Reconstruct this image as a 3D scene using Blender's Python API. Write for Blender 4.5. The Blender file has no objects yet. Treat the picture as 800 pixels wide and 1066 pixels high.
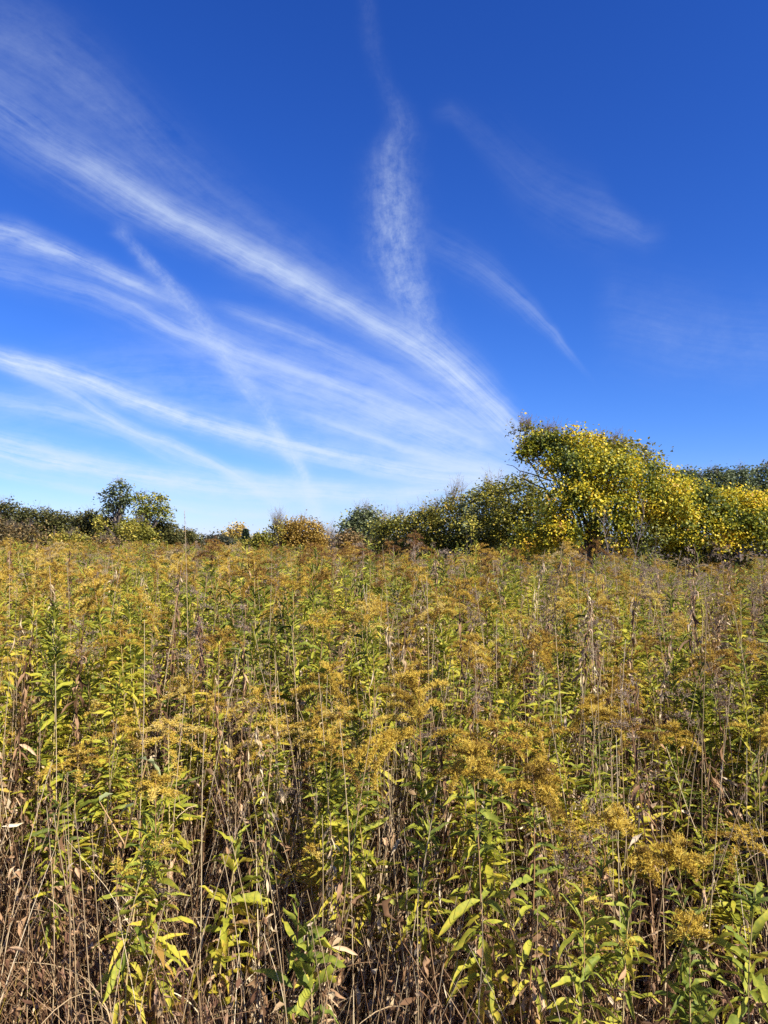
import bpy, math, random
import numpy as np
PI = math.pi
R = math.radians
rs = np.random.RandomState(11)
random.seed(11)
scene = bpy.context.scene
C = scene.collection

# ------------------------------------------------------------------ camera
EYE = 1.60
PITCH = 2.7
FPX = 770.0            # focal length in pixels of the 800x1066 photograph
cam_d = bpy.data.cameras.new('camera')
cam = bpy.data.objects.new('camera', cam_d)
C.objects.link(cam)
cam.location = (0, 0, EYE)
cam.rotation_euler = (R(90 + PITCH), 0, 0)
cam_d.sensor_fit = 'VERTICAL'
cam_d.sensor_height = 36
cam_d.lens = 36 * FPX / 1066
cam_d.clip_start = 0.05
cam_d.clip_end = 3000
scene.camera = cam

def ray(px, py):
    a, b = (px - 400) / FPX, (533 - py) / FPX
    c, s = math.cos(R(PITCH)), math.sin(R(PITCH))
    return a, c - b * s, s + b * c
def at(px, py, y):
    """world x and z of a photo point at depth y"""
    dx, dy, dz = ray(px, py)
    k = y / dy
    return dx * k, EYE + dz * k
def azel(px, py):
    dx, dy, dz = ray(px, py)
    return math.atan2(dx, dy), math.atan2(dz, math.hypot(dx, dy))

# ------------------------------------------------------------------ ground shape
def gz(x, y):
    x = np.asarray(x, float); y = np.asarray(y, float)
    z = 0.03 * np.sin(x * 1.3 + 1) * np.cos(y * 0.9) + 0.02 * np.sin(x * 3.1 + y * 2.3)
    far = np.clip((y - 7) / 40, 0, 1.4)
    z = z + 1.0 * far * np.clip(-x / 22, 0, 1.6) - .08 * np.clip((x - 1) / 8, 0, 1) * np.clip((y - 8) / 10, 0, 1)           # gentle rise towards the left
    return z

# ------------------------------------------------------------------ mesh building
class MB:
    def __init__(s):
        s.v = []; s.f = []; s.r = []; s.t = []; s.m = []; s.n = 0
    def add(s, v, f, r, t, mat=0):
        s.v.append(v.reshape(-1, 3)); s.f.append(f + s.n)
        s.r.append(np.broadcast_to(r, (len(s.v[-1]),)).astype(np.float32))
        s.t.append(np.broadcast_to(t, (len(s.v[-1]),)).astype(np.float32))
        s.m.append(np.full(len(f), mat, np.int32)); s.n += len(s.v[-1])
    def mesh(s, name, mats):
        me = bpy.data.meshes.new(name)
        v = np.concatenate(s.v).astype(np.float32); f = np.concatenate(s.f).astype(np.int32)
        me.vertices.add(len(v)); me.vertices.foreach_set('co', v.ravel())
        me.loops.add(f.size); me.loops.foreach_set('vertex_index', f.ravel())
        me.polygons.add(len(f)); me.polygons.foreach_set('loop_start', np.arange(0, f.size, 4, dtype=np.int32))
        me.polygons.foreach_set('material_index', np.concatenate(s.m))
        me.polygons.foreach_set('use_smooth', np.ones(len(f), bool))
        for nm, arr in (('rnd', s.r), ('tt', s.t)):
            a = me.attributes.new(nm, 'FLOAT', 'POINT'); a.data.foreach_set('value', np.concatenate(arr))
        for m in mats: me.materials.append(m)
        me.update(); me.validate()
        return me
    def build(s, name, mats, parent=None, link=True):
        if not isinstance(mats, (list, tuple)): mats = [mats]
        o = bpy.data.objects.new(name, s.mesh(name, mats))
        if link: C.objects.link(o)
        if parent is not None: o.parent = parent
        return o

LJ = np.random.RandomState(77)
def leaves(mb, base, az, el, L, W, bend=0., fold=.25, roll=0., twist=0., rnd=.5, mat=0, nseg=4, shape='lance'):
    """many leaves at once: each a folded, bent blade"""
    base = np.atleast_2d(np.asarray(base, float)); N = len(base)
    B = lambda a: np.broadcast_to(np.asarray(a, float), (N,)).astype(float)
    az, el, L, W, bend, fold, roll, twist, rnd = map(B, (az, el, L, W, bend, fold, roll, twist, rnd))
    t = np.linspace(0, 1, nseg + 1)
    th = el[:, None] + bend[:, None] * t
    h = np.stack([np.cos(az), np.sin(az)], 1)
    d = np.concatenate([np.cos(th)[..., None] * h[:, None, :], np.sin(th)[..., None]], 2)
    step = (d[:, 1:] + d[:, :-1]) / 2 * (L[:, None, None] / nseg)
    c = np.concatenate([np.zeros((N, 1, 3)), np.cumsum(step, 1)], 1) + base[:, None]
    s0 = np.stack([-np.sin(az), np.cos(az), np.zeros(N)], 1)[:, None].repeat(nseg + 1, 1)
    n0 = np.cross(d, s0)
    a = (roll[:, None] + twist[:, None] * t)[..., None]
    s = s0 * np.cos(a) + n0 * np.sin(a)
    n = -s0 * np.sin(a) + n0 * np.cos(a)
    if shape == 'lance': w = np.sin(PI * np.clip(t, 0, 1) ** 0.75) ** 0.85 * .96 + .04
    elif shape == 'broad': w = np.sin(PI * (0.12 + 0.86 * t)) ** 0.7
    else: w = 1 - .85 * t
    w = w[None, :, None] * W[:, None, None] / 2
    if nseg >= 4:
        w = w * (1 + LJ.normal(0, .12, (N, nseg + 1, 1)))
        c = c + LJ.normal(0, 1, c.shape) * (W[:, None, None] * .10) * t[None, :, None]
        F_j = LJ.normal(0, .35, (N, nseg + 1, 1))
    else: F_j = 0
    F = fold[:, None, None] + F_j
    V = np.stack([c - s * w + n * w * F, c, c + s * w + n * w * F], 2)      # N, nseg+1, 3, 3
    K = (nseg + 1) * 3
    q = []
    for i in range(nseg):
        for j in range(2):
            a0 = i * 3 + j
            q.append((a0, a0 + 1, a0 + 4, a0 + 3))
    q = np.array(q)
    f = (q[None] + (np.arange(N) * K)[:, None, None]).reshape(-1, 4)
    mb.add(V, f, np.repeat(rnd, K), np.tile(np.repeat(t, 3), N), mat)

def tubes(mb, pts, rad, sides=4, rnd=.5, mat=0):
    """pts N,K,3  rad N,K"""
    pts = np.asarray(pts, float)
    if pts.ndim == 2: pts = pts[None]
    N, K, _ = pts.shape
    rad = np.broadcast_to(np.asarray(rad, float), (N, K))
    T = np.gradient(pts, axis=1); T /= np.linalg.norm(T, axis=2, keepdims=True) + 1e-9
    m = T.mean(1)
    ref = np.where((np.abs(m[:, 2]) > .7)[:, None], np.array([[1., 0, 0]]), np.array([[0, 0, 1.]]))[:, None]
    A = np.cross(T, ref); A /= np.linalg.norm(A, axis=2, keepdims=True) + 1e-9
    Bv = np.cross(T, A)
    ph = np.arange(sides) * 2 * PI / sides
    V = pts[:, :, None] + rad[..., None, None] * (A[:, :, None] * np.cos(ph)[:, None] + Bv[:, :, None] * np.sin(ph)[:, None])
    q = []
    for k in range(K - 1):
        for j in range(sides):
            j2 = (j + 1) % sides
            q.append((k * sides + j, k * sides + j2, (k + 1) * sides + j2, (k + 1) * sides + j))
    q = np.array(q)
    f = (q[None] + (np.arange(N) * K * sides)[:, None, None]).reshape(-1, 4)
    r = np.broadcast_to(np.asarray(rnd, float), (N,))
    mb.add(V, f, np.repeat(r, K * sides), np.tile(np.repeat(np.linspace(0, 1, K), sides), N), mat)

# ------------------------------------------------------------------ materials
def ramp_mat(name, stops, trans=.3, rough=.55, spec=.3, rand=.35, noise=.25, nscale=60, tip=0., spread=1., coord='Object', bump=0., drift=0.):
    m = bpy.data.materials.new(name); m.use_nodes = True
    nt = m.node_tree; nd = nt.nodes; lk = nt.links; nd.clear()
    out = nd.new('ShaderNodeOutputMaterial')
    at_ = nd.new('ShaderNodeAttribute'); at_.attribute_name = 'rnd'
    t_ = nd.new('ShaderNodeAttribute'); t_.attribute_name = 'tt'
    oi = nd.new('ShaderNodeObjectInfo')
    tc = nd.new('ShaderNodeTexCoord')
    nz = nd.new('ShaderNodeTexNoise'); nz.inputs['Scale'].default_value = nscale; nz.inputs['Detail'].default_value = 3
    lk.new(tc.outputs[coord], nz.inputs['Vector'])
    def ma(op, a, b, c=None):
        n = nd.new('ShaderNodeMath'); n.operation = op
        for i, x in enumerate((a, b, c)):
            if x is None: continue
            if isinstance(x, (int, float)): n.inputs[i].default_value = x
            else: lk.new(x, n.inputs[i])
        return n.outputs[0]
    f = ma('MULTIPLY_ADD', ma('SUBTRACT', at_.outputs['Fac'], .5), spread, .5)
    f = ma('MULTIPLY_ADD', ma('SUBTRACT', oi.outputs['Random'], .5), rand, f)
    f = ma('MULTIPLY_ADD', ma('SUBTRACT', nz.outputs['Fac'], .5), noise, f)
    if drift:
        ge = nd.new('ShaderNodeNewGeometry'); n2 = nd.new('ShaderNodeTexNoise'); n2.inputs['Scale'].default_value = .35; n2.inputs['Detail'].default_value = 2
        lk.new(ge.outputs['Position'], n2.inputs['Vector']); f = ma('MULTIPLY_ADD', ma('SUBTRACT', n2.outputs['Fac'], .52), drift, f)
    if tip: f = ma('MULTIPLY_ADD', t_.outputs['Fac'], tip, f)
    cr = nd.new('ShaderNodeValToRGB'); e = cr.color_ramp.elements
    while len(e) > 1: e.remove(e[-1])
    e[0].position = stops[0][0]; e[0].color = (*stops[0][1], 1)
    for p, c in stops[1:]:
        x = e.new(p); x.color = (*c, 1)
    lk.new(f, cr.inputs[0])
    p = nd.new('ShaderNodeBsdfPrincipled'); p.inputs['Roughness'].default_value = rough
    p.inputs['Specular IOR Level'].default_value = spec
    lk.new(cr.outputs[0], p.inputs['Base Color'])
    if bump:
        b = nd.new('ShaderNodeBump'); b.inputs['Strength'].default_value = bump; b.inputs['Distance'].default_value = .01
        lk.new(nz.outputs['Fac'], b.inputs['Height']); lk.new(b.outputs[0], p.inputs['Normal'])
    if trans:
        tr = nd.new('ShaderNodeBsdfTranslucent'); lk.new(cr.outputs[0], tr.inputs[0])
        mx = nd.new('ShaderNodeMixShader'); mx.inputs[0].default_value = trans
        lk.new(p.outputs[0], mx.inputs[1]); lk.new(tr.outputs[0], mx.inputs[2]); lk.new(mx.outputs[0], out.inputs[0])
    else: lk.new(p.outputs[0], out.inputs[0])
    return m

M = {}
M['green'] = ramp_mat('goldenrod_leaf', [(0, (.055, .075, .016)), (.26, (.16, .19, .026)), (.48, (.34, .34, .036)), (.74, (.50, .41, .045)), (.88, (.40, .25, .05)), (1, (.20, .12, .05))], trans=.38, rough=.58, spec=.22, noise=.6, nscale=90, rand=.3, tip=.12)
M['lush'] = ramp_mat('young_leaf', [(0, (.075, .11, .022)), (.35, (.17, .215, .034)), (.65, (.36, .36, .045)), (.86, (.52, .42, .05)), (1, (.40, .24, .06))], trans=.38, rough=.6, spec=.2, noise=.75, nscale=90, rand=.15, tip=.22)
M['plume'] = ramp_mat('goldenrod_flower', [(0, (.19, .115, .03)), (.3, (.42, .28, .045)), (.65, (.64, .47, .07)), (1, (.68, .53, .14))], trans=.4, rough=.7, spec=.15, rand=.35)
M['plume_far'] = ramp_mat('spent_flower', [(0, (.17, .085, .035)), (.2, (.30, .165, .04)), (.42, (.41, .255, .04)), (.75, (.60, .42, .06)), (1, (.46, .36, .19))], trans=.35, rough=.75, spec=.15, rand=.75, drift=1.6)
M['plume_near'] = ramp_mat('fading_flower', [(0, (.20, .105, .03)), (.3, (.39, .245, .04)), (.65, (.60, .42, .055)), (1, (.60, .47, .15))], trans=.35, rough=.75, spec=.15, rand=.7)
M['stem'] = ramp_mat('goldenrod_stem', [(0, (.18, .08, .04)), (.4, (.33, .19, .085)), (.7, (.38, .29, .12)), (1, (.46, .38, .20))], trans=0, rough=.55, rand=.7, nscale=20)
M['straw'] = ramp_mat('straw', [(0, (.18, .11, .055)), (.4, (.34, .24, .13)), (.75, (.48, .37, .22)), (1, (.60, .50, .33))], trans=.15, rough=.6, rand=.6, nscale=15)
M['dead'] = ramp_mat('dead_leaf', [(0, (.07, .035, .017)), (.35, (.19, .105, .052)), (.7, (.38, .235, .125)), (.92, (.54, .38, .23)), (1, (.52, .42, .29))], trans=.2, rough=.7, spec=.2, rand=.4)
M['rust'] = ramp_mat('rusty_dead_leaf', [(0, (.09, .045, .028)), (.5, (.19, .10, .06)), (1, (.33, .21, .13))], trans=.2, rough=.75, spec=.15, rand=.3)
M['fluff'] = ramp_mat('seed_fluff', [(0, (.15, .10, .07)), (.5, (.28, .205, .145)), (1, (.44, .35, .26))], trans=.35, rough=.85, spec=.1, rand=.4)
M['pale'] = ramp_mat('pale_green_leaf', [(0, (.15, .165, .07)), (1, (.30, .33, .15))], trans=.3, rough=.6)
M['bark'] = ramp_mat('bark', [(0, (.07, .055, .045)), (.5, (.15, .12, .10)), (1, (.26, .22, .19))], trans=0, rough=.9, spec=.1, noise=.8, nscale=9, bump=.5)
M['twig'] = ramp_mat('grey_twig', [(0, (.10, .075, .065)), (1, (.25, .20, .18))], trans=0, rough=.9, spec=.1, noise=.5, nscale=5)
def crown_mat(name, stops, **k): return ramp_mat(name, stops, trans=k.get('trans', .3), rough=.5, spec=.35, rand=k.get('rand', .1), noise=k.get('noise', .3), nscale=k.get('ns', 1.2))
M['vine'] = crown_mat('vine_leaf', [(0, (.035, .055, .012)), (.24, (.12, .15, .02)), (.42, (.30, .30, .026)), (.60, (.60, .50, .032)), (.86, (.76, .52, .03)), (1, (.42, .22, .05))], trans=.38, noise=1.5, ns=1.1)
M['dark'] = crown_mat('shrub_leaf_dark', [(0, (.06, .066, .016)), (.35, (.17, .175, .03)), (.65, (.33, .30, .042)), (1, (.48, .34, .06))])
M['olive'] = crown_mat('shrub_leaf_olive', [(0, (.07, .075, .018)), (.4, (.20, .20, .034)), (.7, (.36, .31, .045)), (1, (.50, .34, .07))])
M['brownleaf'] = crown_mat('shrub_leaf_brown', [(0, (.055, .048, .022)), (.5, (.14, .11, .045)), (.8, (.23, .16, .06)), (1, (.36, .22, .09))])
M['grey'] = crown_mat('tree_leaf_grey_green', [(0, (.06, .08, .04)), (.5, (.14, .17, .075)), (1, (.27, .29, .13))])
M['orange'] = crown_mat('tree_leaf_orange', [(0, (.12, .10, .025)), (.5, (.34, .22, .045)), (.8, (.44, .29, .055)), (1, (.48, .38, .10))])
M['gold'] = crown_mat('tree_leaf_gold_green', [(0, (.07, .095, .025)), (.45, (.17, .20, .035)), (.75, (.32, .30, .045)), (1, (.46, .36, .06))])
M['hedge'] = crown_mat('hedge_leaf', [(0, (.035, .038, .016)), (.4, (.09, .095, .028)), (.75, (.17, .155, .04)), (1, (.30, .19, .06))])
M['pine'] = crown_mat('conifer_needle', [(0, (.015, .03, .02)), (.6, (.035, .06, .035)), (1, (.07, .10, .05))])
M['farwood'] = crown_mat('far_wood_leaf', [(0, (.04, .055, .04)), (.5, (.075, .085, .055)), (1, (.15, .12, .075))], ns=.3)

# ------------------------------------------------------------------ plant kinds
def stem_curve(h, lean, az, wob, K=9, r=rs):
    t = np.linspace(0, 1, K)
    p = np.zeros((K, 3))
    p[:, 0] = math.cos(az) * lean * t ** 1.7 + wob * np.sin(t * 5 + r.rand() * 6) * t
    p[:, 1] = math.sin(az) * lean * t ** 1.7 + wob * np.cos(t * 4 + r.rand() * 6) * t
    p[:, 2] = h * t
    return p
def along(p, s):
    s = np.asarray(s) * (len(p) - 1)
    i = np.clip(s.astype(int), 0, len(p) - 2); f = (s - i)[:, None]
    return p[i] * (1 - f) + p[i + 1] * f

def florets(mb, pos, size, rnd, r, per=3):
    n = len(pos)
    P = np.repeat(pos, per, 0)
    k = n * per
    leaves(mb, P, r.rand(k) * 2 * PI, r.uniform(-.2, 1.4, k), size * r.uniform(.7, 1.3, k), size * .55, 0, .3, r.rand(k) * 3, 0, np.clip(np.repeat(rnd, per) + r.uniform(-.2, .2, k), 0, 1), nseg=1, shape='broad')

def plume_mesh(mb, st, s0, length, nb, r, nod=0., side=None, dense=1., per=3, fsize=.008):
    """arching one-sided panicle branches packed with tiny flower heads"""
    for i in range(nb):
        u = (i + r.rand() * .6) / nb
        s = s0 + (1 - s0) * u
        b = along(st, np.array([min(s, .999)]))[0]
        ln = length * (1.12 - u) * r.uniform(.75, 1.25) + .02
        a = i * 2.4 + r.rand() * .8
        if side is not None and r.rand() < .65: a = side + r.uniform(-.8, .8)
        K = 8; t = np.linspace(0, 1, K)
        e0 = r.uniform(.55, 1.1) + u * .4
        th = e0 - r.uniform(1.0, 2.0) * t * (1.1 - .5 * u) - nod * t
        d = np.stack([np.cos(th) * math.cos(a), np.cos(th) * math.sin(a), np.sin(th)], 1) * ln / (K - 1)
        p = b + np.concatenate([[[0, 0, 0]], np.cumsum(d[1:], 0)])
        tubes(mb, p, np.linspace(.0011, .0005, K), 3, .3, 0)
        n = int(max(10, ln / .0013 * dense))
        q = along(p, r.uniform(.12, 1, n) ** .85 * .999)
        rad = (.0022 + .0052 * np.sin(PI * np.clip(np.linspace(.15, 1, n), 0, 1))) * r.uniform(.6, 1.2, n)
        q = q + r.normal(0, 1, (n, 3)) * rad[:, None] * np.array([1, 1, .7]) + np.array([0, 0, .003])
        florets(mb, q, fsize, np.clip(r.normal(.5, .2) + r.normal(0, .15, n), 0, 1), r, per)

def goldenrod_parts(h, seed, plume=.12, nb=12, leaf_len=.095, leaf_n=70, lean=.08, leafstart=.34, side=None, lush=False, lod=0, laterals=0, deadn=46, width=.145, droop=0., yellow=0., pdense=1.):
    r = np.random.RandomState(seed)
    st = stem_curve(h, lean, r.rand() * 2 * PI if side is None else side, .012, r=r)
    S = MB(); F = MB(); D = MB(); P = MB() if plume else None
    tubes(S, st, np.linspace(.0036, .0012, len(st)), 5 if not lod else 3, .5)
    top = (1 - plume * .9 / h) if plume else 1
    def foliage(curve, n, lo, hi, ll, az0=0):
        u = np.sort(r.uniform(0, 1, n)) ; s = lo + (hi - lo) * u
        L = ll * (.5 + .7 * np.sin(PI * np.clip(.25 + .72 * u, 0, 1))) * r.uniform(.6, 1.15, n)
        base = along(curve, s * .999)
        el = .15 + .75 * u ** 1.3 + r.normal(0, .3, n) - droop
        bend = -r.uniform(.1, 1.7, n) * (1.2 - .5 * u)
        rn = .62 - .42 * u + r.normal(0, .13, n) + yellow
        az = az0 + np.arange(n) * 2.399 + r.normal(0, .35, n)
        leaves(F, base, az, el, L, L * width * r.uniform(.8, 1.2, n), bend, r.uniform(.05, .9, n), r.normal(0, .35, n), r.normal(0, 1.1, n), np.clip(rn, 0, 1), nseg=7 if not lod else 3)
    foliage(st, leaf_n, leafstart, top, leaf_len)
    for k in range(laterals):
        s0 = r.uniform(.45, .85); b = along(st, np.array([s0]))[0]; a = r.rand() * 2 * PI
        t = np.linspace(0, 1, 6); ln = r.uniform(.10, .2)
        br = b + np.stack([math.cos(a) * ln * .8 * t, math.sin(a) * ln * .8 * t, ln * .9 * t ** 1.2], 1)
        tubes(S, br, np.linspace(.0016, .0007, 6), 4, .5)
        foliage(br, 16, .15, 1, leaf_len * .5)
        if plume: plume_mesh(P, br, .75, plume * .4, 4, r, dense=.8)
    n = deadn                                     # withered lower leaves
    if n:
        s = r.uniform(.03, leafstart + .12, n)
        leaves(D, along(st, s), r.rand(n) * 2 * PI, r.uniform(-1.2, .2, n), r.uniform(.04, .09, n), r.uniform(.008, .024, n), -r.uniform(.3, 2.2, n), r.uniform(.3, 1.2, n), r.normal(0, 1, n), r.normal(0, 2.5, n), r.rand(n), nseg=4 if not lod else 2)
    if plume:
        plume_mesh(P, st, top, plume, nb, r, nod=.25, side=side, dense=pdense if not lod else .6, per=3 if not lod else 2, fsize=.0085 if not lod else .013)
    return dict(stem=S, leaves=F, withered_leaves=D if n else None, flower_plume=P)

def thing(name, label, cat, group=None, loc=(0, 0, 0), link=True):
    o = bpy.data.objects.new(name, None)
    o.empty_display_size = .1
    if link: C.objects.link(o)
    o.location = loc; o['label'] = label; o['category'] = cat
    if group: o['group'] = group
    return o
def tag(o, label=None, cat=None, group=None, kind=None):
    if label: o['label'] = label
    if cat: o['category'] = cat
    if group: o['group'] = group
    if kind: o['kind'] = kind
    return o

PM = dict(stem='stem', leaves='green', withered_leaves='dead', flower_plume='plume')
def make_kind(parts, mats=None):
    """meshes of one plant kind, kept as data; things are linked from them"""
    mm = dict(PM); mm.update(mats or {})
    return [(k, mb.mesh(k, [M[mm[k]]])) for k, mb in parts.items() if mb is not None and mb.n]
def place(kind, name, label, cat, group, x, y, rz=0., sc=(1, 1, 1), tilt=(0, 0)):
    t = thing(name, label, cat, group, (x, y, float(gz(x, y)) - .01))
    t.rotation_euler = (tilt[0], tilt[1], rz); t.scale = sc
    for k, me in kind:
        o = bpy.data.objects.new(k, me); C.objects.link(o); o.parent = t
    return t
def merged(parts, mats=None, name='plant'):
    """one unlinked source mesh for the uncountable far mass"""
    mm = dict(PM); mm.update(mats or {})
    B = MB(); ml = []
    for k, mb in parts.items():
        if mb is None or not mb.n: continue
        i = len(ml); ml.append(M[mm[k]])
        off = B.n
        for v, f, r_, t_ in zip(mb.v, mb.f, mb.r, mb.t):
            B.v.append(v); B.f.append(f + off); B.r.append(r_); B.t.append(t_); B.m.append(np.full(len(f), i, np.int32))
        B.n += mb.n
    return bpy.data.objects.new(name, B.mesh(name, ml))

# withered stalk: brown stem hung with curled leaves, ragged seed head
def withered_parts(h, seed, nleaf=60, head=True, rad=.0028, big=1.):
    r = np.random.RandomState(seed)
    st = stem_curve(h, r.uniform(.02, .14), r.rand() * 6, .012, r=r)
    S = MB(); D = MB(); H = MB() if head else None
    tubes(S, st, np.linspace(rad, rad * .4, len(st)), 4, .4)
    n = nleaf; s = r.uniform(.1, .95, n)
    leaves(D, along(st, s), r.rand(n) * 2 * PI, r.uniform(-1.4, -.1, n), r.uniform(.03, .085, n) * big, r.uniform(.005, .014, n) * big, -r.uniform(.2, 2, n), r.uniform(.3, 1.4, n), r.normal(0, 1, n), r.normal(0, 3, n), r.rand(n), nseg=4)
    if head:
        for i in range(9):
            b = along(st, np.array([r.uniform(.86, .999)]))[0]; a = r.rand() * 6.3; ln = r.uniform(.03, .10)
            t = np.linspace(0, 1, 5)
            p = b + np.stack([math.cos(a) * ln * t, math.sin(a) * ln * t, ln * (.8 * t - .7 * t * t)], 1)
            tubes(H, p, np.linspace(.001, .0005, 5), 3, .3)
            q = along(p, r.uniform(.2, .999, 26)) + r.normal(0, .006, (26, 3))
            florets(H, q, .009, r.rand(26), r, 2)
    return dict(stem=S, withered_leaves=D, seed_head=H)
WM = dict(stem='dead', withered_leaves='dead', seed_head='fluff')
# dry grass stalk: thin straw culm with narrow blades and a slim seed spike
def grass_parts(h, seed, blades=4, spike=True):
    r = np.random.RandomState(seed)
    st = stem_curve(h, r.uniform(.02, .2), r.rand() * 6, .01, r=r)
    S = MB(); B = MB(); H = MB() if spike else None
    tubes(S, st, np.linspace(.0021, .0009, len(st)), 4, .6)
    n = blades
    if n: leaves(B, along(st, r.uniform(.05, .6, n)), r.rand(n) * 6.3, r.uniform(.8, 1.3, n), r.uniform(.2, .42, n), r.uniform(.004, .007, n), -r.uniform(.6, 2.4, n), .3, 0, r.normal(0, 1.2, n), r.rand(n), nseg=7, shape='strap')
    if spike:
        k = 46; q = along(st, r.uniform(.86, .999, k)) + r.normal(0, .003, (k, 3))
        leaves(H, q, r.rand(k) * 6.3, r.uniform(.6, 1.4, k), .012, .003, 0, .3, 0, 0, r.rand(k), nseg=1, shape='broad')
    return dict(stem=S, leaves=B if n else None, seed_head=H)
GM = dict(stem='straw', leaves='straw', seed_head='fluff')

# ------------------------------------------------------------------ the ground
def grid(name, xs, ys, mat, zf=gz, dz=0.):
    X, Y = np.meshgrid(xs, ys); Z = zf(X, Y) + dz
    v = np.stack([X, Y, Z], 2).reshape(-1, 3); nx, ny = len(xs), len(ys)
    i = np.arange(nx - 1)[None] + (np.arange(ny - 1) * nx)[:, None]
    i = i.ravel(); f = np.stack([i, i + 1, i + 1 + nx, i + nx], 1)
    mb = MB(); mb.add(v, f, .5, .5)
    return mb.build(name, mat)
gm = ramp_mat('field_soil', [(0, (.035, .026, .018)), (.5, (.085, .062, .042)), (1, (.17, .13, .085))], trans=0, rough=.95, spec=.1, noise=1.6, nscale=7, rand=0, bump=.8)
xs = np.concatenate([-np.geomspace(600, 8, 26), np.linspace(-7.5, 7.5, 76), np.geomspace(8, 600, 26)])
ys = np.concatenate([np.linspace(-40, -4, 10), np.linspace(-3, 16, 96), np.geomspace(16.5, 1500, 40)])
tag(grid('ground', xs, ys, gm), 'brown soil of the overgrown meadow', kind='structure')

# ------------------------------------------------------------------ instancing of the uncountable masses
def scatter(name, sources, x, y, pick, rot, scl, label, zoff=-.01):
    me = bpy.data.meshes.new(name); n = len(x)
    me.vertices.add(n)
    me.vertices.foreach_set('co', np.stack([x, y, gz(x, y) + zoff], 1).astype(np.float32).ravel())
    a = me.attributes.new('pick', 'INT', 'POINT'); a.data.foreach_set('value', np.asarray(pick, np.int32))
    a = me.attributes.new('rot', 'FLOAT_VECTOR', 'POINT'); a.data.foreach_set('vector', np.asarray(rot, np.float32).ravel())
    a = me.attributes.new('scl', 'FLOAT_VECTOR', 'POINT'); a.data.foreach_set('vector', np.asarray(scl, np.float32).ravel())
    ob = bpy.data.objects.new(name, me); C.objects.link(ob)
    ob['kind'] = 'stuff'; ob['label'] = label
    ng = bpy.data.node_groups.new(name, 'GeometryNodeTree')
    ng.interface.new_socket('Geometry', in_out='INPUT', socket_type='NodeSocketGeometry')
    ng.interface.new_socket('Geometry', in_out='OUTPUT', socket_type='NodeSocketGeometry')
    N = ng.nodes; L = ng.links
    gi = N.new('NodeGroupInput'); go = N.new('NodeGroupOutput'); jn = N.new('GeometryNodeJoinGeometry')
    def attr(nm, dt):
        q = N.new('GeometryNodeInputNamedAttribute'); q.data_type = dt; q.inputs['Name'].default_value = nm
        return [o for o in q.outputs if o.enabled and o.name == 'Attribute'][0]
    ap, ar, as_ = attr('pick', 'INT'), attr('rot', 'FLOAT_VECTOR'), attr('scl', 'FLOAT_VECTOR')
    for k, src in enumerate(sources):
        oi = N.new('GeometryNodeObjectInfo'); oi.inputs['Object'].default_value = src; oi.inputs['As Instance'].default_value = True
        cp = N.new('FunctionNodeCompare'); cp.data_type = 'INT'; cp.operation = 'EQUAL'
        ii = [s for s in cp.inputs if s.enabled and s.type == 'INT']
        L.new(ap, ii[0]); ii[1].default_value = k
        ip = N.new('GeometryNodeInstanceOnPoints')
        L.new(gi.outputs[0], ip.inputs['Points']); L.new(cp.outputs[0], ip.inputs['Selection'])
        L.new(oi.outputs['Geometry'], ip.inputs['Instance']); L.new(ar, ip.inputs['Rotation']); L.new(as_, ip.inputs['Scale'])
        L.new(ip.outputs[0], jn.inputs[0])
    L.new(jn.outputs[0], go.inputs[0])
    md = ob.modifiers.new('scatter', 'NODES'); md.node_group = ng
    return ob

def rots(n, tilt=.08, r=rs):
    return np.stack([r.normal(0, tilt, n), r.normal(0, tilt, n), r.rand(n) * 2 * PI], 1)
def scls(n, lo=.85, hi=1.15, r=rs):
    a = r.uniform(lo, hi, n); return np.stack([a * r.uniform(.9, 1.15, n), a * r.uniform(.9, 1.15, n), a], 1)
FRONT = 1.98                      # where the field begins
def field_pts(dens, y0, y1, margin=1.6, r=rs, spread=.60):
    """random points of a wedge-shaped stretch of the meadow with margins on both sides"""
    w = lambda y: spread * y + margin
    area = (w(y0) + w(y1)) * (y1 - y0)
    n = int(area * dens)
    y = y0 + (y1 - y0) * r.rand(int(n * 2.5)); x = (r.rand(len(y)) * 2 - 1) * w(y1)
    k = np.abs(x) < w(y)
    return x[k][:n], y[k][:n]
def front_edge(x): return FRONT + .10 * np.sin(x * 2.1) + .06 * np.sin(x * 5.3 + 1)

# ------------------------------------------------------------------ goldenrod, individual plants
FLOWER = []                        # (kind, height, look)
fl_spec = [(1.28, .13, 12, 'tall goldenrod with a broad arching plume of spent golden flowers'),
           (1.20, .10, 11, 'goldenrod with a narrow upright plume of spent golden flowers'),
           (1.34, .15, 14, 'tall goldenrod with a wide drooping plume gone golden brown'),
           (1.12, .12, 12, 'mid-height goldenrod with a pyramid-shaped golden plume'),
           (1.24, .09, 9, 'goldenrod with a small sparse golden plume over narrow leaves'),
           (1.30, .12, 12, 'goldenrod with side shoots each ending in a small golden tuft')]
for i, (h, pl, nb, look) in enumerate(fl_spec):
    p = goldenrod_parts(h, 100 + i, pl, nb, laterals=4 if i == 5 else 0, leaf_n=84, leaf_len=.10, leafstart=.46, width=.15, yellow=.05)
    FLOWER.append((make_kind(p, dict(flower_plume='plume_near')), h, look))
LEAFY = []
lf_spec = [(1.10, 78, 'leafy goldenrod without flowers, narrow green leaves turning yellow low down'),
           (.95, 66, 'short leafy goldenrod without a plume, dull green leaves'),
           (1.20, 90, 'tall leafy goldenrod without flowers, densely set narrow leaves')]
for i, (h, n, look) in enumerate(lf_spec):
    p = goldenrod_parts(h, 200 + i, 0, leaf_n=int(n * 1.3), leaf_len=.10, leafstart=.42, width=.15, yellow=.05)
    LEAFY.append((make_kind(p), h, look))

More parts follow.
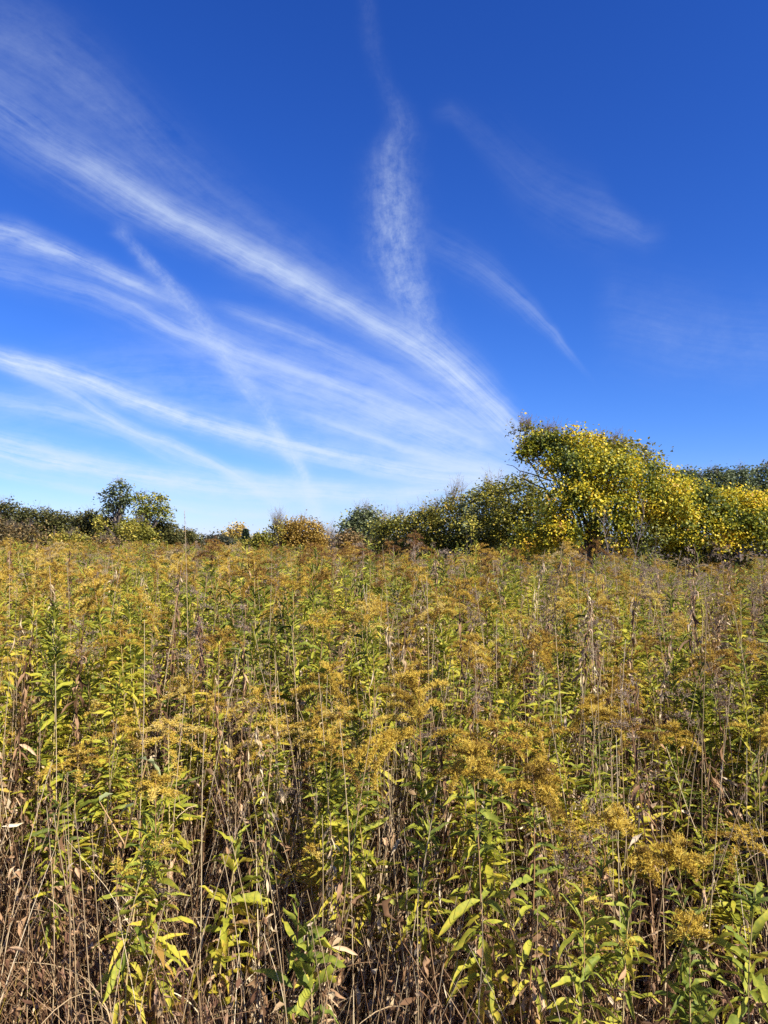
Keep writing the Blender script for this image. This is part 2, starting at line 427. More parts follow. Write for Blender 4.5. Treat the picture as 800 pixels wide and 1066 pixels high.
G = 'goldenrods of the meadow'
def label_group(look): return look, 'goldenrods: ' + look

# the plants that stand out in the photograph (top of plant: photo px, py at depth y)
def hero(px, py, y, parts, h, name, label, cat, rz=0., mats=None, tilt=(0, 0)):
    y = y * .90 if y < 2.9 else y
    x, z = at(px, py, y)
    g0 = float(gz(x, y))
    k = make_kind(parts, mats)
    s = (z - g0) / h
    return place(k, name, label, cat, None, x, y, rz, (1, 1, s), tilt)
heroes = []
def H(px, py, y, h, seed, label, **kw):
    kw.setdefault('pdense', 1.8); kw['plume'] = kw['plume'] * 1.1
    rz = kw.pop('rz', 0.); mats = kw.pop('mats', None); tilt = kw.pop('tilt', (0, 0))
    p = goldenrod_parts(h, seed, **kw)
    hero(px, py, y, p, h, 'goldenrod', label, 'goldenrod', rz, mats, tilt)
    y = y * .90 if y < 2.9 else y
    x, z = at(px, py, y); heroes.append((x, y))
H(452, 706, 2.75, 1.08, 301, 'goldenrod with the broadest feathery plume, arching to the left mid-field', plume=.21, nb=20, side=PI, lean=.06, leaf_n=80, leaf_len=.085)
H(500, 776, 2.28, .93, 302, 'goldenrod with a fluffy plume above long yellow-green drooping leaves', plume=.085, nb=15, leaf_n=62, leaf_len=.115, leafstart=.28, droop=.35, yellow=.1, mats=dict(leaves='lush'), width=.15, deadn=30, lean=.03)
H(546, 800, 2.24, .88, 303, 'goldenrod whose bright plume nearly touches the fluffy plume to its left', plume=.085, nb=14, side=.3, leaf_n=50, leaf_len=.10, leafstart=.35, droop=.3, yellow=.12, mats=dict(leaves='lush'), lean=.03)
H(612, 842, 2.22, .80, 304, 'goldenrod with small flat tiers of flowers over short bright leaves', plume=.05, nb=10, side=.2, leaf_n=70, leaf_len=.075, laterals=4, mats=dict(leaves='lush'), lean=.05)
H(640, 884, 2.16, .70, 305, 'low goldenrod with one flat amber tuft bent to the right', plume=.05, nb=10, side=0., leaf_n=60, leaf_len=.085, mats=dict(leaves='lush'), lean=.06)
H(716, 880, 2.22, .72, 306, 'goldenrod with a flat-topped amber plume in front of dark gap', plume=.07, nb=13, leaf_n=64, leaf_len=.08, mats=dict(leaves='green'), lean=.02)
H(722, 962, 2.12, .52, 307, 'low leafy goldenrod with a thin yellow spike near the lower right', plume=.045, nb=9, leaf_n=60, leaf_len=.085, mats=dict(leaves='lush'), lean=.02, width=.16)
H(600, 905, 2.08, .66, 308, 'bushy leafy goldenrod with purple-brown stem and long spreading leaves', plume=0, leaf_n=66, leaf_len=.095, droop=.15, leafstart=.25, yellow=.06, mats=dict(leaves='lush'), lean=.02)
H(322, 962, 2.20, .52, 309, 'young goldenrod with a star of fresh green leaves near the path', plume=0, leaf_n=46, leaf_len=.10, width=.22, leafstart=.2, mats=dict(leaves='lush'), lean=.01)
H(300, 925, 2.32, .62, 310, 'thin goldenrod shoot with two long pale leaves behind the star of leaves', plume=0, leaf_n=16, leaf_len=.12, width=.18, leafstart=.5, mats=dict(leaves='lush'))
H(168, 808, 2.42, .84, 311, 'goldenrod with a slender yellow spike and bright yellow-green foliage', plume=.05, nb=8, leaf_n=92, leaf_len=.105, laterals=3, leafstart=.28, yellow=.08, mats=dict(leaves='lush'), lean=.03)
H(132, 868, 2.34, .68, 312, 'leafy goldenrod with yellowing lower leaves beside the slender yellow spike', plume=0, leaf_n=70, leaf_len=.10, leafstart=.3, droop=.2, yellow=.12, mats=dict(leaves='lush'))
H(226, 872, 2.50, .74, 313, 'leafy goldenrod with broad dull green leaves folded upward', plume=0, leaf_n=48, leaf_len=.12, width=.2, leafstart=.35)
H(772, 748, 2.80, .98, 314, 'goldenrod with a plume stretched flat towards the right edge', plume=.11, nb=15, side=0., leaf_n=80)
H(358, 690, 3.1, 1.12, 315, 'goldenrod with a ragged golden plume beside the tan stems', plume=.15, nb=15, leaf_n=80)
H(604, 722, 3.0, 1.05, 316, 'goldenrod with a compact golden plume, left of a paired plume', plume=.10, nb=12, leaf_n=80)
H(632, 730, 2.95, 1.02, 317, 'goldenrod with a rounded golden plume, right of a paired plume', plume=.11, nb=13, leaf_n=80)
H(716, 752, 2.9, 1.0, 318, 'goldenrod with a slim upright plume beside a straw stem', plume=.09, nb=10, leaf_n=80)
H(262, 772, 2.75, .92, 319, 'leafy goldenrod with a column of hanging yellow leaves', plume=0, leaf_n=70, leaf_len=.07, droop=.6, yellow=.12, mats=dict(leaves='lush'))
H(775, 905, 2.2, .68, 320, 'leafy goldenrod with pale upright leaves at the right edge', plume=0, leaf_n=46, leaf_len=.12, width=.17, mats=dict(leaves='lush'))
H(430, 846, 2.6, .80, 321, 'leafy goldenrod with flat wide-spread pale leaves below the broadest plume', plume=0, leaf_n=60, leaf_len=.11, leafstart=.45)
H(392, 790, 2.7, .90, 322, 'leafy goldenrod with arching striped-looking leaves stacked one over another', plume=0, leaf_n=70, leaf_len=.11, leafstart=.4)
H(48, 800, 2.6, .88, 323, 'leafy goldenrod with dark narrow leaves among grass near the left edge', plume=0, leaf_n=60, leaf_len=.085, leafstart=.4)

# the rest of the near plants
NEAR_END = 5.7
count = len(heroes); hx = np.array(heroes)
r = np.random.RandomState(5)
cand = []
tries = 0
while len(cand) < 300 - count and tries < 60000:
    tries += 1
    y = FRONT + .10 + (NEAR_END - FRONT) * r.rand() ** .95
    x = (r.rand() * 2 - 1) * (.56 * y + .15)
    if y < front_edge(x) + .15: continue
    if x < -.33 * y and y < 2.9 and r.rand() < .5: continue
    if y < 2.7 and r.rand() < .5: continue
    md = .10 if y < 4 else .13
    if any((x - a) ** 2 + (y - b) ** 2 < md * md for a, b, in cand): continue
    if np.min((hx[:, 0] - x) ** 2 + (hx[:, 1] - y) ** 2) < .10 ** 2: continue
    cand.append((x, y))
for x, y in cand:
    leafy = r.rand() < (.48 if y < 2.8 else .56)
    k, h, look = (LEAFY if leafy else FLOWER)[r.randint(3 if leafy else 6)]
    # plants are lower along the edge of the field and reach full height further in
    want = (.88 + .56 * min(1, max(0, (y - 2.1) / 1.6)) ** .8) * r.uniform(.78, 1.09) * (1 - .07 * (x > .4))
    if leafy: want *= r.uniform(.80, 1.03)
    s = want / h
    w = r.uniform(.9, 1.2)
    place(k, 'goldenrod', look, 'goldenrod', 'goldenrods: ' + look, x, y, r.rand() * 2 * PI, (w, w, s), (r.normal(0, .06), r.normal(0, .06)))

# ------------------------------------------------------------------ the goldenrod mass further back (uncountable)
src = []
for i, (h, pl, nb, _) in enumerate(fl_spec):
    src.append(merged(goldenrod_parts(h, 400 + i, pl * .92, nb, leaf_n=105, leaf_len=.10, width=.17, lod=1, deadn=14, yellow=.06, laterals=3 if i == 5 else 0), dict(flower_plume='plume_far'), 'goldenrod_mass_plant'))
for i in range(2):
    src.append(merged(goldenrod_parts(1.25, 420 + i, 0, leaf_n=120, leaf_len=.10, width=.17, lod=1, deadn=14, yellow=.05), None, 'goldenrod_mass_leafy'))
for i, (h, nl, hd) in enumerate([(1.25, 60, True), (1.1, 40, True)]):
    src.append(merged(withered_parts(h, 430 + i, nl, hd, .003, .9), WM, 'mass_withered'))
for i in range(2):
    src.append(merged(grass_parts(1.25, 440 + i, 2, True), GM, 'mass_straw'))
def patchy(x, y):
    return .5 + .25 * (np.sin(x * .9 + 1.7 * np.sin(y * .31)) + np.sin(y * .7 + 1.3 * np.sin(x * .43 + 2)))
def mass(name, bands, label, leafyp=.56, hs=(1.0, 1.18)):
    X = []; Y = []
    for d, a, b, mg in bands:
        x, y = field_pts(d, a, b, mg); X.append(x); Y.append(y)
    X = np.concatenate(X); Y = np.concatenate(Y); n = len(X)
    pick = np.where(rs.rand(n) < leafyp, 6 + rs.randint(0, 2, n), rs.randint(0, 6, n))
    q = rs.rand(n); pick = np.where(q < .20, 8 + rs.randint(0, 2, n), np.where(q < .38, 10 + rs.randint(0, 2, n), pick))
    q2 = (rs.rand(n) < .38 * np.clip(X / 1.5, 0, 1) * (Y < 14)); pick = np.where(q2, 8 + rs.randint(0, 4, n), pick)
    sc = scls(n, *hs)
    sc[:, 2] *= .90 + .16 * patchy(X, Y) + rs.normal(0, .035, n) + .12 * (rs.rand(n) < .07); sc[:, 2] *= 1 - .15 * np.clip((X + 1) / 4, 0, 1) * np.clip((Y - 6) / 6, 0, 1)
    low = .05 - .10 * np.clip((Y - 5) / 9, 0, 1)
    sc[:, 2] *= 1 + np.where(Y < 12, .07 * (1 - np.clip((Y - 6) / 6, 0, 1)), 0) - .03 * np.clip((Y - 14) / 20, 0, 1)
    sc[:, 2] = np.minimum(sc[:, 2], np.where(Y > 12, 1.24, 1.30)); sc[:, 2] = np.where((pick < 6) & (Y < 12), np.minimum(sc[:, 2], 1.24), sc[:, 2])
    return scatter(name, src, X, Y, pick, rots(n, .07), sc, label)
mass('goldenrod_thicket', [(13, NEAR_END, 9.5, .5), (11, 9.5, 15, 1.), (8, 15, 24, 2.), (4.5, 24, 36, 3)], 'dense mass of goldenrod filling the meadow back to the shrubs', hs=(1.02, 1.24))
# plants outside the picture on both sides, so the field carries on
xx, yy = [], []
for sgn in (-1, 1):
    n = 750; y = rs.uniform(2.1, 5.7, n); x = sgn * (.56 * y + .18 + rs.rand(n) * 3.2); xx.append(x); yy.append(y)
xx = np.concatenate(xx); yy = np.concatenate(yy); n = len(xx)
scatter('goldenrod_verge', src, xx, yy, rs.randint(0, 8, n), rots(n), scls(n, .85, 1.02), 'goldenrod continuing on both sides of the view')

# ------------------------------------------------------------------ withered stalks and straw grass stalks, individual
WK = [(make_kind(withered_parts(h, 500 + i, nl, hd), WM), h, lb) for i, (h, nl, hd, lb) in enumerate([
    (1.2, 70, True, 'withered brown stalk with curled leaves and a fluffy grey seed head'),
    (1.0, 80, False, 'withered brown stalk hung with curled leaves, its top broken off'),
    (1.1, 40, True, 'thin withered stalk with few leaves and a small fluffy head')])]
WK.append((make_kind(withered_parts(1.2, 509, 110, False, .003, .8), dict(stem='straw', withered_leaves='straw')), 1.2, 'pale shaggy straw-coloured stalk thick with shrivelled leaves'))
GK = [(make_kind(grass_parts(h, 520 + i, nb, sp), GM), h, lb) for i, (h, nb, sp, lb) in enumerate([
    (1.25, 5, True, 'straw-coloured grass stalk with a slim seed spike'),
    (1.35, 0, True, 'bare straw-coloured grass stalk standing straight'),
    (1.1, 5, False, 'straw-coloured grass stalk with long curling dry blades')])]
r = np.random.RandomState(8)
for i in range(200):
    k, h, lb = WK[r.randint(4)]
    y = FRONT + .02 + (3.2 if i < 100 else 4.2) * r.rand() ** (1.2 if i < 100 else .4); x = (r.rand() * 2 - 1) * (.56 * y + .1)
    if i >= 100 and r.rand() < .5: x = abs(x)
    if np.any((np.abs(hx[:, 0] / hx[:, 1] - x / y) < .075) & (y < hx[:, 1]) & (hx[:, 1] < 2.6)): continue
    want = (.70 + .42 * min(1, (y - FRONT) / 1.2) + (.30 if i >= 100 else .04)) * r.uniform(.78, 1.15)
    place(k, 'withered_stalk', lb, 'withered stalk', 'withered stalks: ' + lb, x, y, r.rand() * 6.3, (1, 1, want / h), (r.normal(0, .1), r.normal(0, .1)))
for i in range(280):
    k, h, lb = GK[r.randint(3)]
    y = FRONT - .02 + 4.2 * r.rand() ** 1.3; x = (r.rand() * 2 - 1) * (.56 * y + .1)
    want = (.82 + .55 * min(1, (y - FRONT) / 1.4)) * r.uniform(.75, 1.16)
    place(k, 'grass_stalk', lb, 'grass stalk', 'grass stalks: ' + lb, x, y, r.rand() * 6.3, (1, 1, want / h), (r.normal(0, .07), r.normal(0, .07)))
# single remarkable stalks
def hero2(px, py, y, parts, h, name, label, cat, mats, tilt=(0, 0), rz=0, xo=0):
    t = hero(px, py, y, parts, h, name, label, cat, rz, mats, tilt); t.location.x += xo; return t
hero2(232, 612, 3.0, withered_parts(1.3, 540, 230, True, .004, .75), 1.3, 'withered_stalk', 'tall reddish-brown stalk thickly hung with dead leaves under a wide seed head', 'withered stalk', dict(stem='rust', withered_leaves='rust', seed_head='fluff'))
hero2(246, 625, 3.05, withered_parts(1.3, 541, 60, True, .003, 1.), 1.3, 'withered_stalk', 'greyish seed head stalk leaning against the tall reddish-brown one', 'withered stalk', WM)
hero2(208, 530, 3.3, grass_parts(1.7, 542, 0, True), 1.7, 'grass_stalk', 'tallest thin grass stalk, its tip standing against the sky', 'grass stalk', GM, tilt=(0, -.03))
hero2(172, 568, 3.4, withered_parts(1.5, 543, 26, True), 1.5, 'withered_stalk', 'tall forked dead stalk reaching the horizon at left', 'withered stalk', WM)
hero2(725, 642, 3.2, withered_parts(1.3, 544, 90, False, .004), 1.3, 'withered_stalk', 'thick shaggy pale stalk standing above the plumes at right', 'withered stalk', dict(stem='straw', withered_leaves='straw'))
hero2(640, 690, 2.9, withered_parts(1.2, 545, 50, False), 1.2, 'withered_stalk', 'tan stalk leaning right beside the cluster of bare stems', 'withered stalk', WM, tilt=(0, .06))
for i, (px, py, y) in enumerate([(656, 700, 2.55), (664, 735, 2.5), (648, 760, 2.45), (340, 720, 2.45), (348, 700, 2.6), (372, 760, 2.4), (420, 800, 2.4), (716, 790, 2.35), (730, 640, 2.7), (556, 650, 2.9), (150, 640, 2.8), (60, 690, 2.6)]):
    lb = ['bare tan stem in the cluster right of the small flat tiers', 'thin tan stem crossing the cluster, slightly shorter', 'short tan stem at the foot of the cluster of bare stems',
          'straight tan stem left of the ragged plume', 'taller tan stem directly under the ragged plume', 'short pale stem in front of the brown litter', 'pale broken-topped stem below the broadest plume',
          'pale stem rising beside the flat-topped amber plume', 'long pale stem at right reaching the plume tops', 'long tan stem right of the broadest plume', 'long tan stem behind the yellow-green foliage at left', 'pale stem among fine grass at the left edge'][i]
    hero2(px, py, y, grass_parts(1.1, 560 + i, 0, i % 3 == 0), 1.1, 'grass_stalk', lb, 'grass stalk', GM, tilt=(0, r.normal(0, .03)))
# pale milkweed stalk leaning over with a few grey-green leaves
def milkweed(px, py, y):
    x, z = at(px, py, y); t = thing('milkweed', 'dead forked milkweed stalk with two pale grey-green leaves at its tip', 'milkweed', None, (x - .06, y, float(gz(x, y))))
    S = MB(); L_ = MB(); tt = np.linspace(0, 1, 9)
    p = np.stack([-.03 + .10 * tt ** 2 + .012 * np.sin(tt * 7), .01 * np.sin(tt * 5), z * tt], 1); tubes(S, p, np.linspace(.0035, .002, 9), 6, .3)
    b = p[6]; q = b + np.stack([-.08 * tt, .01 * tt, .12 * tt], 1); tubes(S, q, np.linspace(.0025, .0013, 9), 5, .3)
    S.build('stem', M['stem'], t)
    leaves(L_, np.array([p[-1], p[-1], p[7], q[-1]]), [2.8, .4, 3.5, 1.], [.2, -.6, -.3, .5], [.075, .07, .06, .05], [.035, .032, .03, .02], [-.9, -.8, -1, -.5], .3, 0, .3, [.3, .7, .5, .6], nseg=5, shape='lance')
    L_.build('leaves', M['pale'], t)
milkweed(148, 792, 2.2)

# ------------------------------------------------------------------ dead undergrowth, litter, grass (uncountable)
def tangle(seed, h=.62, ns=26, nl=150, mat=('dead', 'dead')):
    r = np.random.RandomState(seed); B = MB()
    K = 6; t = np.linspace(0, 1, K)
    b = r.uniform(-.16, .16, (ns, 2)); top = b + r.normal(0, .10, (ns, 2)); hh = h * r.uniform(.45, 1.15, ns)
    P = np.zeros((ns, K, 3)); P[..., :2] = b[:, None] + (top - b)[:, None] * (t ** 1.4)[None, :, None]; P[..., 2] = hh[:, None] * t
    P[..., :2] += r.normal(0, .006, (ns, K, 2)) * t[None, :, None]
    tubes(B, P, np.linspace(.0018, .0008, K)[None].repeat(ns, 0), 3, r.rand(ns), 1)
    i = r.randint(0, ns, nl); u = r.uniform(.05, 1, nl)
    k = np.clip((u * (K - 1)).astype(int), 0, K - 2); f = (u * (K - 1) - k)[:, None]
    pos = P[i, k] * (1 - f) + P[i, k + 1] * f
    leaves(B, pos, r.rand(nl) * 6.3, r.uniform(-1.4, .4, nl), r.uniform(.022, .07, nl), r.uniform(.005, .018, nl), -r.uniform(-.5, 2.4, nl), r.uniform(.2, 1.5, nl), r.normal(0, 1, nl), r.normal(0, 3, nl), r.rand(nl), nseg=3)
    return bpy.data.objects.new('tangle', B.mesh('tangle', [M[mat[0]], M[mat[1]]]))
tg = [tangle(600 + i) for i in range(4)] + [tangle(610 + i, .8, 34, 50, ('straw', 'straw')) for i in range(2)] + [tangle(615, .6, 20, 160, ('rust', 'dead'))]
X, Y = field_pts(30, FRONT - .1, 4.2, 1.2); k = Y > front_edge(X) - .08; X = X[k]; Y = Y[k]
X2, Y2 = field_pts(10, 4.2, 8, 1.0); X = np.concatenate([X, X2]); Y = np.concatenate([Y, Y2]); n = len(X)
sc = scls(n, .7, 1.15); sc[:, 2] *= np.clip(.95 + (Y - FRONT) * .3, .95, 1.25)
scatter('undergrowth', tg, X, Y, rs.randint(0, 7, n), rots(n, .1), sc, 'tangle of brown dead stems and curled leaves under the goldenrod')

def litter_clump(seed, n=60, mat='dead', L=(.03, .09)):
    r = np.random.RandomState(seed); B = MB()
    p = np.stack([r.uniform(-.16, .16, n), r.uniform(-.16, .16, n), r.uniform(.003, .06, n)], 1)
    leaves(B, p, r.rand(n) * 6.3, r.uniform(-.5, .7, n), r.uniform(*L, n), r.uniform(.012, .034, n), -r.uniform(-1.5, 1.8, n), r.uniform(0, 1, n), r.normal(0, .8, n), r.normal(0, 1.5, n), r.rand(n), nseg=3, shape='lance')
    return bpy.data.objects.new('litter', B.mesh('litter', [M[mat]]))
lt = [litter_clump(630 + i) for i in range(3)] + [litter_clump(640, 40, 'straw', (.05, .16)), litter_clump(641, 50, 'rust')]
X, Y = field_pts(34, -1.0, 4.5, 2.6, spread=.4); n = len(X)
scatter('leaf_litter', lt, X, Y, rs.randint(0, 5, n), rots(n, .1), scls(n), 'brown and tan dead leaves littering the ground', 0.)

def grass_tuft(seed, n=70, h=.4, mat='straw'):
    r = np.random.RandomState(seed); B = MB()
    p = np.stack([r.normal(0, .05, n), r.normal(0, .05, n), np.zeros(n)], 1)
    leaves(B, p, r.rand(n) * 6.3, r.uniform(1.0, 1.5, n), h * r.uniform(.5, 1.2, n), r.uniform(.0025, .005, n), -r.uniform(.1, 2, n), .3, 0, r.normal(0, .8, n), r.rand(n), nseg=5, shape='strap')
    return bpy.data.objects.new('tuft', B.mesh('tuft', [M[mat]]))
gt = [grass_tuft(650), grass_tuft(651, 60, .6), grass_tuft(652, 60, .45, 'dead'), grass_tuft(653, 40, .35, 'green')]
X, Y = field_pts(16, FRONT - .15, 4.0, 1.2); k = rs.rand(len(X)) < np.where(X < -.5, 1., .45); X = X[k]; Y = Y[k]; n = len(X)
scatter('dry_grass', gt, X, Y, rs.randint(0, 4, n), rots(n, .1), scls(n, .8, 1.4), 'fine dry grass growing low between the stems')

# ------------------------------------------------------------------ shrubs and trees
def crown_leaves(mb, lumps, ncl, per, size, r, shape='broad', spread=.16, shell=.55, rn=(.5, .22), up=.2, droop=.4, wl=.85, jut=.09):
    cl = []; vol = np.array([l[3] * l[4] * l[5] for l in lumps]) ** (2 / 3.); vol /= vol.sum()
    which = r.choice(len(lumps), ncl, p=vol)
    L = np.array(lumps)[which]
    d = r.normal(0, 1, (ncl, 3)); d /= np.linalg.norm(d, axis=1, keepdims=True)
    d[:, 2] = np.where(d[:, 2] < -.55, -d[:, 2], d[:, 2])
    rad = shell + (1.0 - shell) * r.rand(ncl) ** .6 + np.abs(r.normal(0, jut, ncl)) + .10 * np.sin(d[:, 0] * 7 + which) * np.sin(d[:, 2] * 9 + which * 2) * 1.5
    c = L[:, :3] + d * L[:, 3:6] * rad[:, None]
    c[:, 2] = np.maximum(c[:, 2], .15)
    crn = np.clip(r.normal(rn[0], rn[1] * .8, ncl), 0, 1)
    n = ncl * per
    P = np.repeat(c, per, 0) + r.normal(0, 1, (n, 3)) * spread * np.array([1, 1, .75]) * np.repeat(r.uniform(.6, 1.4, ncl), per)[:, None]
    P[:, 2] = np.maximum(P[:, 2], .05)
    dd = np.repeat(d, per, 0)
    az = np.arctan2(dd[:, 1], dd[:, 0]) + r.normal(0, 1., n)
    s = size * r.uniform(.6, 1.25, n)
    leaves(mb, P, az, r.normal(up, .5, n), s, s * wl, -r.uniform(0, 1.2, n) * droop * 2, r.uniform(0, .5, n), r.normal(0, .5, n), 0, np.clip(np.repeat(crn, per) + r.normal(0, rn[1] * .6, n), 0, 1), nseg=2, shape=shape)
    return c
def limbs(mb, base, targets, r, r0, fork=.35):
    """trunk with limbs running out to the leaf clumps"""
    K = 8; t = np.linspace(0, 1, K)
    n = len(targets)
    top = targets.mean(0); f = base + (top - base) * fork; f[2] = base[2] + (targets[:, 2].max() - base[2]) * fork
    tr = base + (f - base) * t[:, None]; tr[:, :2] += .04 * r.normal(0, 1, (K, 2)) * t[:, None]
    tubes(mb, tr, np.linspace(r0, r0 * .72, K), 7, .5)
    s = r.uniform(.45, 1, n)[:, None]
    st = base + (f - base) * s
    mid = st * .5 + targets * .5; mid[:, 2] += np.linalg.norm(targets - st, axis=1) * .14
    P = (1 - t)[None, :, None] ** 2 * st[:, None] + 2 * (t * (1 - t))[None, :, None] * mid[:, None] + (t ** 2)[None, :, None] * targets[:, None]
    P += r.normal(0, .02, P.shape) * np.linalg.norm(targets - st, axis=1)[:, None, None] * .6 * (t * (1.2 - t))[None, :, None]
    tubes(mb, P, (r0 * .42 * (1 - .85 * t))[None].repeat(n, 0) * r.uniform(.4, 1, n)[:, None], 4, .5)
def bare_twigs(mb, starts, r, ln=.5, n=6, rad=.006, up=1.):
    for s in starts:
        K = 6; t = np.linspace(0, 1, K)
        m = n
        d = r.normal(0, .45, (m, 3)); d[:, 2] = np.abs(d[:, 2]) + up * .8; d /= np.linalg.norm(d, axis=1, keepdims=True)
        L = ln * r.uniform(.4, 1.2, m)
        P = s + d[:, None] * (L[:, None] * t)[..., None] + r.normal(0, .018, (m, K, 3)) * t[None, :, None]
        tubes(mb, P, (rad * (1 - .8 * t))[None].repeat(m, 0), 3, .5)
        q = P[:, 2:5].reshape(-1, 3); k = len(q)          # side twigs
        d2 = r.normal(0, .6, (k, 3)); d2[:, 2] = np.abs(d2[:, 2]) + .3; d2 /= np.linalg.norm(d2, axis=1, keepdims=True)
        P2 = q[:, None] + d2[:, None] * (ln * .32 * r.uniform(.4, 1, k)[:, None] * np.linspace(0, 1, 4))[..., None]
        tubes(mb, P2, (rad * .5 * np.linspace(1, .3, 4))[None].repeat(k, 0), 3, .5)

def tree(name, label, cat, px, y, lumps_px, mat, ncl, per, size, seed, group=None, trunk=.05, fork=.3, twigs=0, twiglen=.5, extra=None, spread=.16, shell=.5, rn=(.5, .22), shape='broad', crown='crown', depth=1., nl=24, wl=.85, skirt=False):
    """lumps_px: (px, py, half width px, half height px) of crown lumps at depth y"""
    r = np.random.RandomState(seed)
    x0 = at(px, 560, y)[0]; g = float(gz(x0, y))
    t = thing(name, label, cat, group, (x0, y, g))
    k = y / FPX
    lumps = []
    for q in lumps_px:
        lx, lz = at(q[0], q[1], y)
        lumps.append((lx - x0, (q[4] if len(q) > 4 else 0) * k, lz - g, q[2] * k, (q[2] + q[3]) * .5 * k * depth, q[3] * k))
    if cat in ('shrub', 'bush'):
        lumps += [(l[0], l[1], l[2] * .42, l[3] * 1.02, l[4], l[2] * .42) for l in lumps[:2]]
        ncl = int(ncl * 1.35)
    elif skirt:
        lumps += [(l[0], l[1], l[2] * .45, l[3] * .98, l[4], l[2] * .45) for l in lumps[:3]]
        ncl = int(ncl * 1.4)
    mb = MB(); c = crown_leaves(mb, lumps, ncl, per, size, r, spread=spread, shell=shell, rn=rn, shape=shape, wl=wl)
    mb.build(crown, M[mat], t)
    tb = MB(); idx = r.choice(len(c), min(nl, len(c)), replace=False)
    limbs(tb, np.array([0, 0, -.15]), c[idx], r, trunk, fork)
    tb.build('trunk', M['bark'], t)
    if twigs:
        w = MB(); top = c[np.argsort(-c[:, 2] + r.normal(0, .2, len(c)))[:twigs]]
        bare_twigs(w, top, r, twiglen); w.build('bare_twigs', M['twig'], t)
    return t, c, lumps, r

# --- vine-covered tree, tallest thing in view (depth 20 m)
D = 20.
t, c, lumps, r = tree('vine_covered_tree', 'tallest tree, smothered in yellow-green vine with dark bare twigs on top', 'tree', 612, D,
    [(650, 478, 36, 17, 10), (575, 470, 22, 22, 10), (615, 478, 30, 20, 10), (676, 492, 18, 18, 10), (640, 470, 24, 10, 0), (548, 449, 8, 6), (540, 455, 6, 4)], 'olive', 420, 15, .08, 700, trunk=.10, fork=.45, twigs=60, twiglen=.42, spread=.14, nl=60)
vb = MB()
k = D / FPX
def Lm(q, y=D, x0=None, g=0):
    lx, lz = at(q[0], q[1], y); return (lx - x0, q[4] * k, lz - g, q[2] * k, q[3] * k * q[5], q[3] * k)
x0, g0 = t.location.x, t.location.z
vl = [Lm(q, D, x0, g0) for q in [(566, 474, 20, 14, -10, 1), (590, 472, 18, 20, -14, 1), (590, 505, 30, 32, -30, .8), (622, 512, 34, 36, -30, .8), (600, 545, 44, 34, -45, .7), (655, 530, 34, 28, -35, .8), (606, 458, 8, 6, -5, 1), (640, 490, 8, 12, -10, 1), (668, 500, 6, 7, -8, 1), (650, 560, 42, 24, -45, .7), (675, 520, 26, 24, -20, 1), (560, 462, 14, 9, -5, 1), (548, 470, 7, 10, -5, 1), (570, 560, 18, 26, -40, .8), (540, 565, 9, 14, -40, 1)]]
crown_leaves(vb, vl, 580, 72, .064, r, spread=.16, shell=.45, jut=.22, rn=(.48, .22), up=-.3, droop=.6, wl=.9)
# trailing vine ends hanging off the lumps and long stray shoots
K = 8; tt = np.linspace(0, 1, K)
for i in range(26):
    L0 = vl[r.randint(len(vl))]; a = r.rand() * 6.3
    s = np.array(L0[:3]) + np.array([math.cos(a) * L0[3], -abs(math.sin(a)) * L0[4], L0[5] * r.uniform(0, .9)])
    P = s + np.stack([math.cos(a) * .3 * tt, -.2 * tt, .15 * tt - .8 * tt ** 2 * r.uniform(.3, 1)], 1)
    tubes(vb, P, .006, 3, .1)
    q = along(P, r.uniform(0, .99, 14)); leaves(vb, q, r.rand(14) * 6.3, r.normal(-.3, .4, 14), .11, .10, -.6, .2, 0, 0, r.normal(.5, .2, 14), nseg=2, shape='broad')
vo = vb.build('vine', M['vine'], t); vo['label'] = 'yellow-green grape vine draped over the crown'
# sparse leaning branches at its left shoulder
eb = MB()
for a, b in (((575, 500), (528, 485)), ((570, 510), (532, 492)), ((572, 490), (540, 452)), ((575, 480), (550, 444)), ((580, 500), (531, 470)), ((575, 520), (545, 470))):
    ax, az_ = at(*a, D); bx, bz = at(*b, D)
    tt = np.linspace(0, 1, 8)[:, None]
    P = np.array([ax - x0, .1, az_ - g0]) * (1 - tt) + np.array([bx - x0, 0, bz - g0]) * tt + r.normal(0, .025, (8, 3)) * tt
    tubes(eb, P, np.linspace(.022, .006, 8), 4, .5)
eb.build('limb', M['bark'], t)

t, c, lumps, r = tree('vine_covered_shrub', 'wide low shrub buried under yellow and green vine at the right edge', 'shrub', 745, 19.,
    [(705, 533, 28, 22, 20), (745, 540, 40, 22, 20), (790, 540, 30, 22, 20)], 'dark', 260, 14, .09, 710, trunk=.07, twigs=14, twiglen=.4, nl=40)
vb = MB(); k = 19 / FPX; x0, g0 = t.location.x, t.location.z
vl = [Lm(q, 19., x0, g0) for q in [(702, 523, 22, 18, -10, 1), (725, 532, 26, 20, -20, 1), (750, 538, 30, 20, -25, 1), (785, 539, 30, 20, -20, 1), (815, 540, 30, 20, -15, 1), (720, 555, 36, 26, -35, .8), (770, 557, 40, 24, -38, .8), (815, 560, 30, 22, -30, .8), (708, 506, 8, 7, 0, 1), (690, 545, 20, 26, -30, 1)]]
crown_leaves(vb, vl, 540, 72, .062, r, spread=.16, shell=.45, jut=.14, rn=(.48, .22), up=-.3, droop=.6, wl=.9)
vo = vb.build('vine', M['vine'], t); vo['label'] = 'yellow and green vine covering the shrub'

t, c, lumps, r = tree('vine_covered_shrub', 'vine-covered shrub beyond the right edge of the view', 'shrub', 880, 19.5,
    [(865, 530, 36, 30), (905, 525, 36, 34)], 'vine', 520, 15, .12, 715, trunk=.07, twigs=10, nl=30)
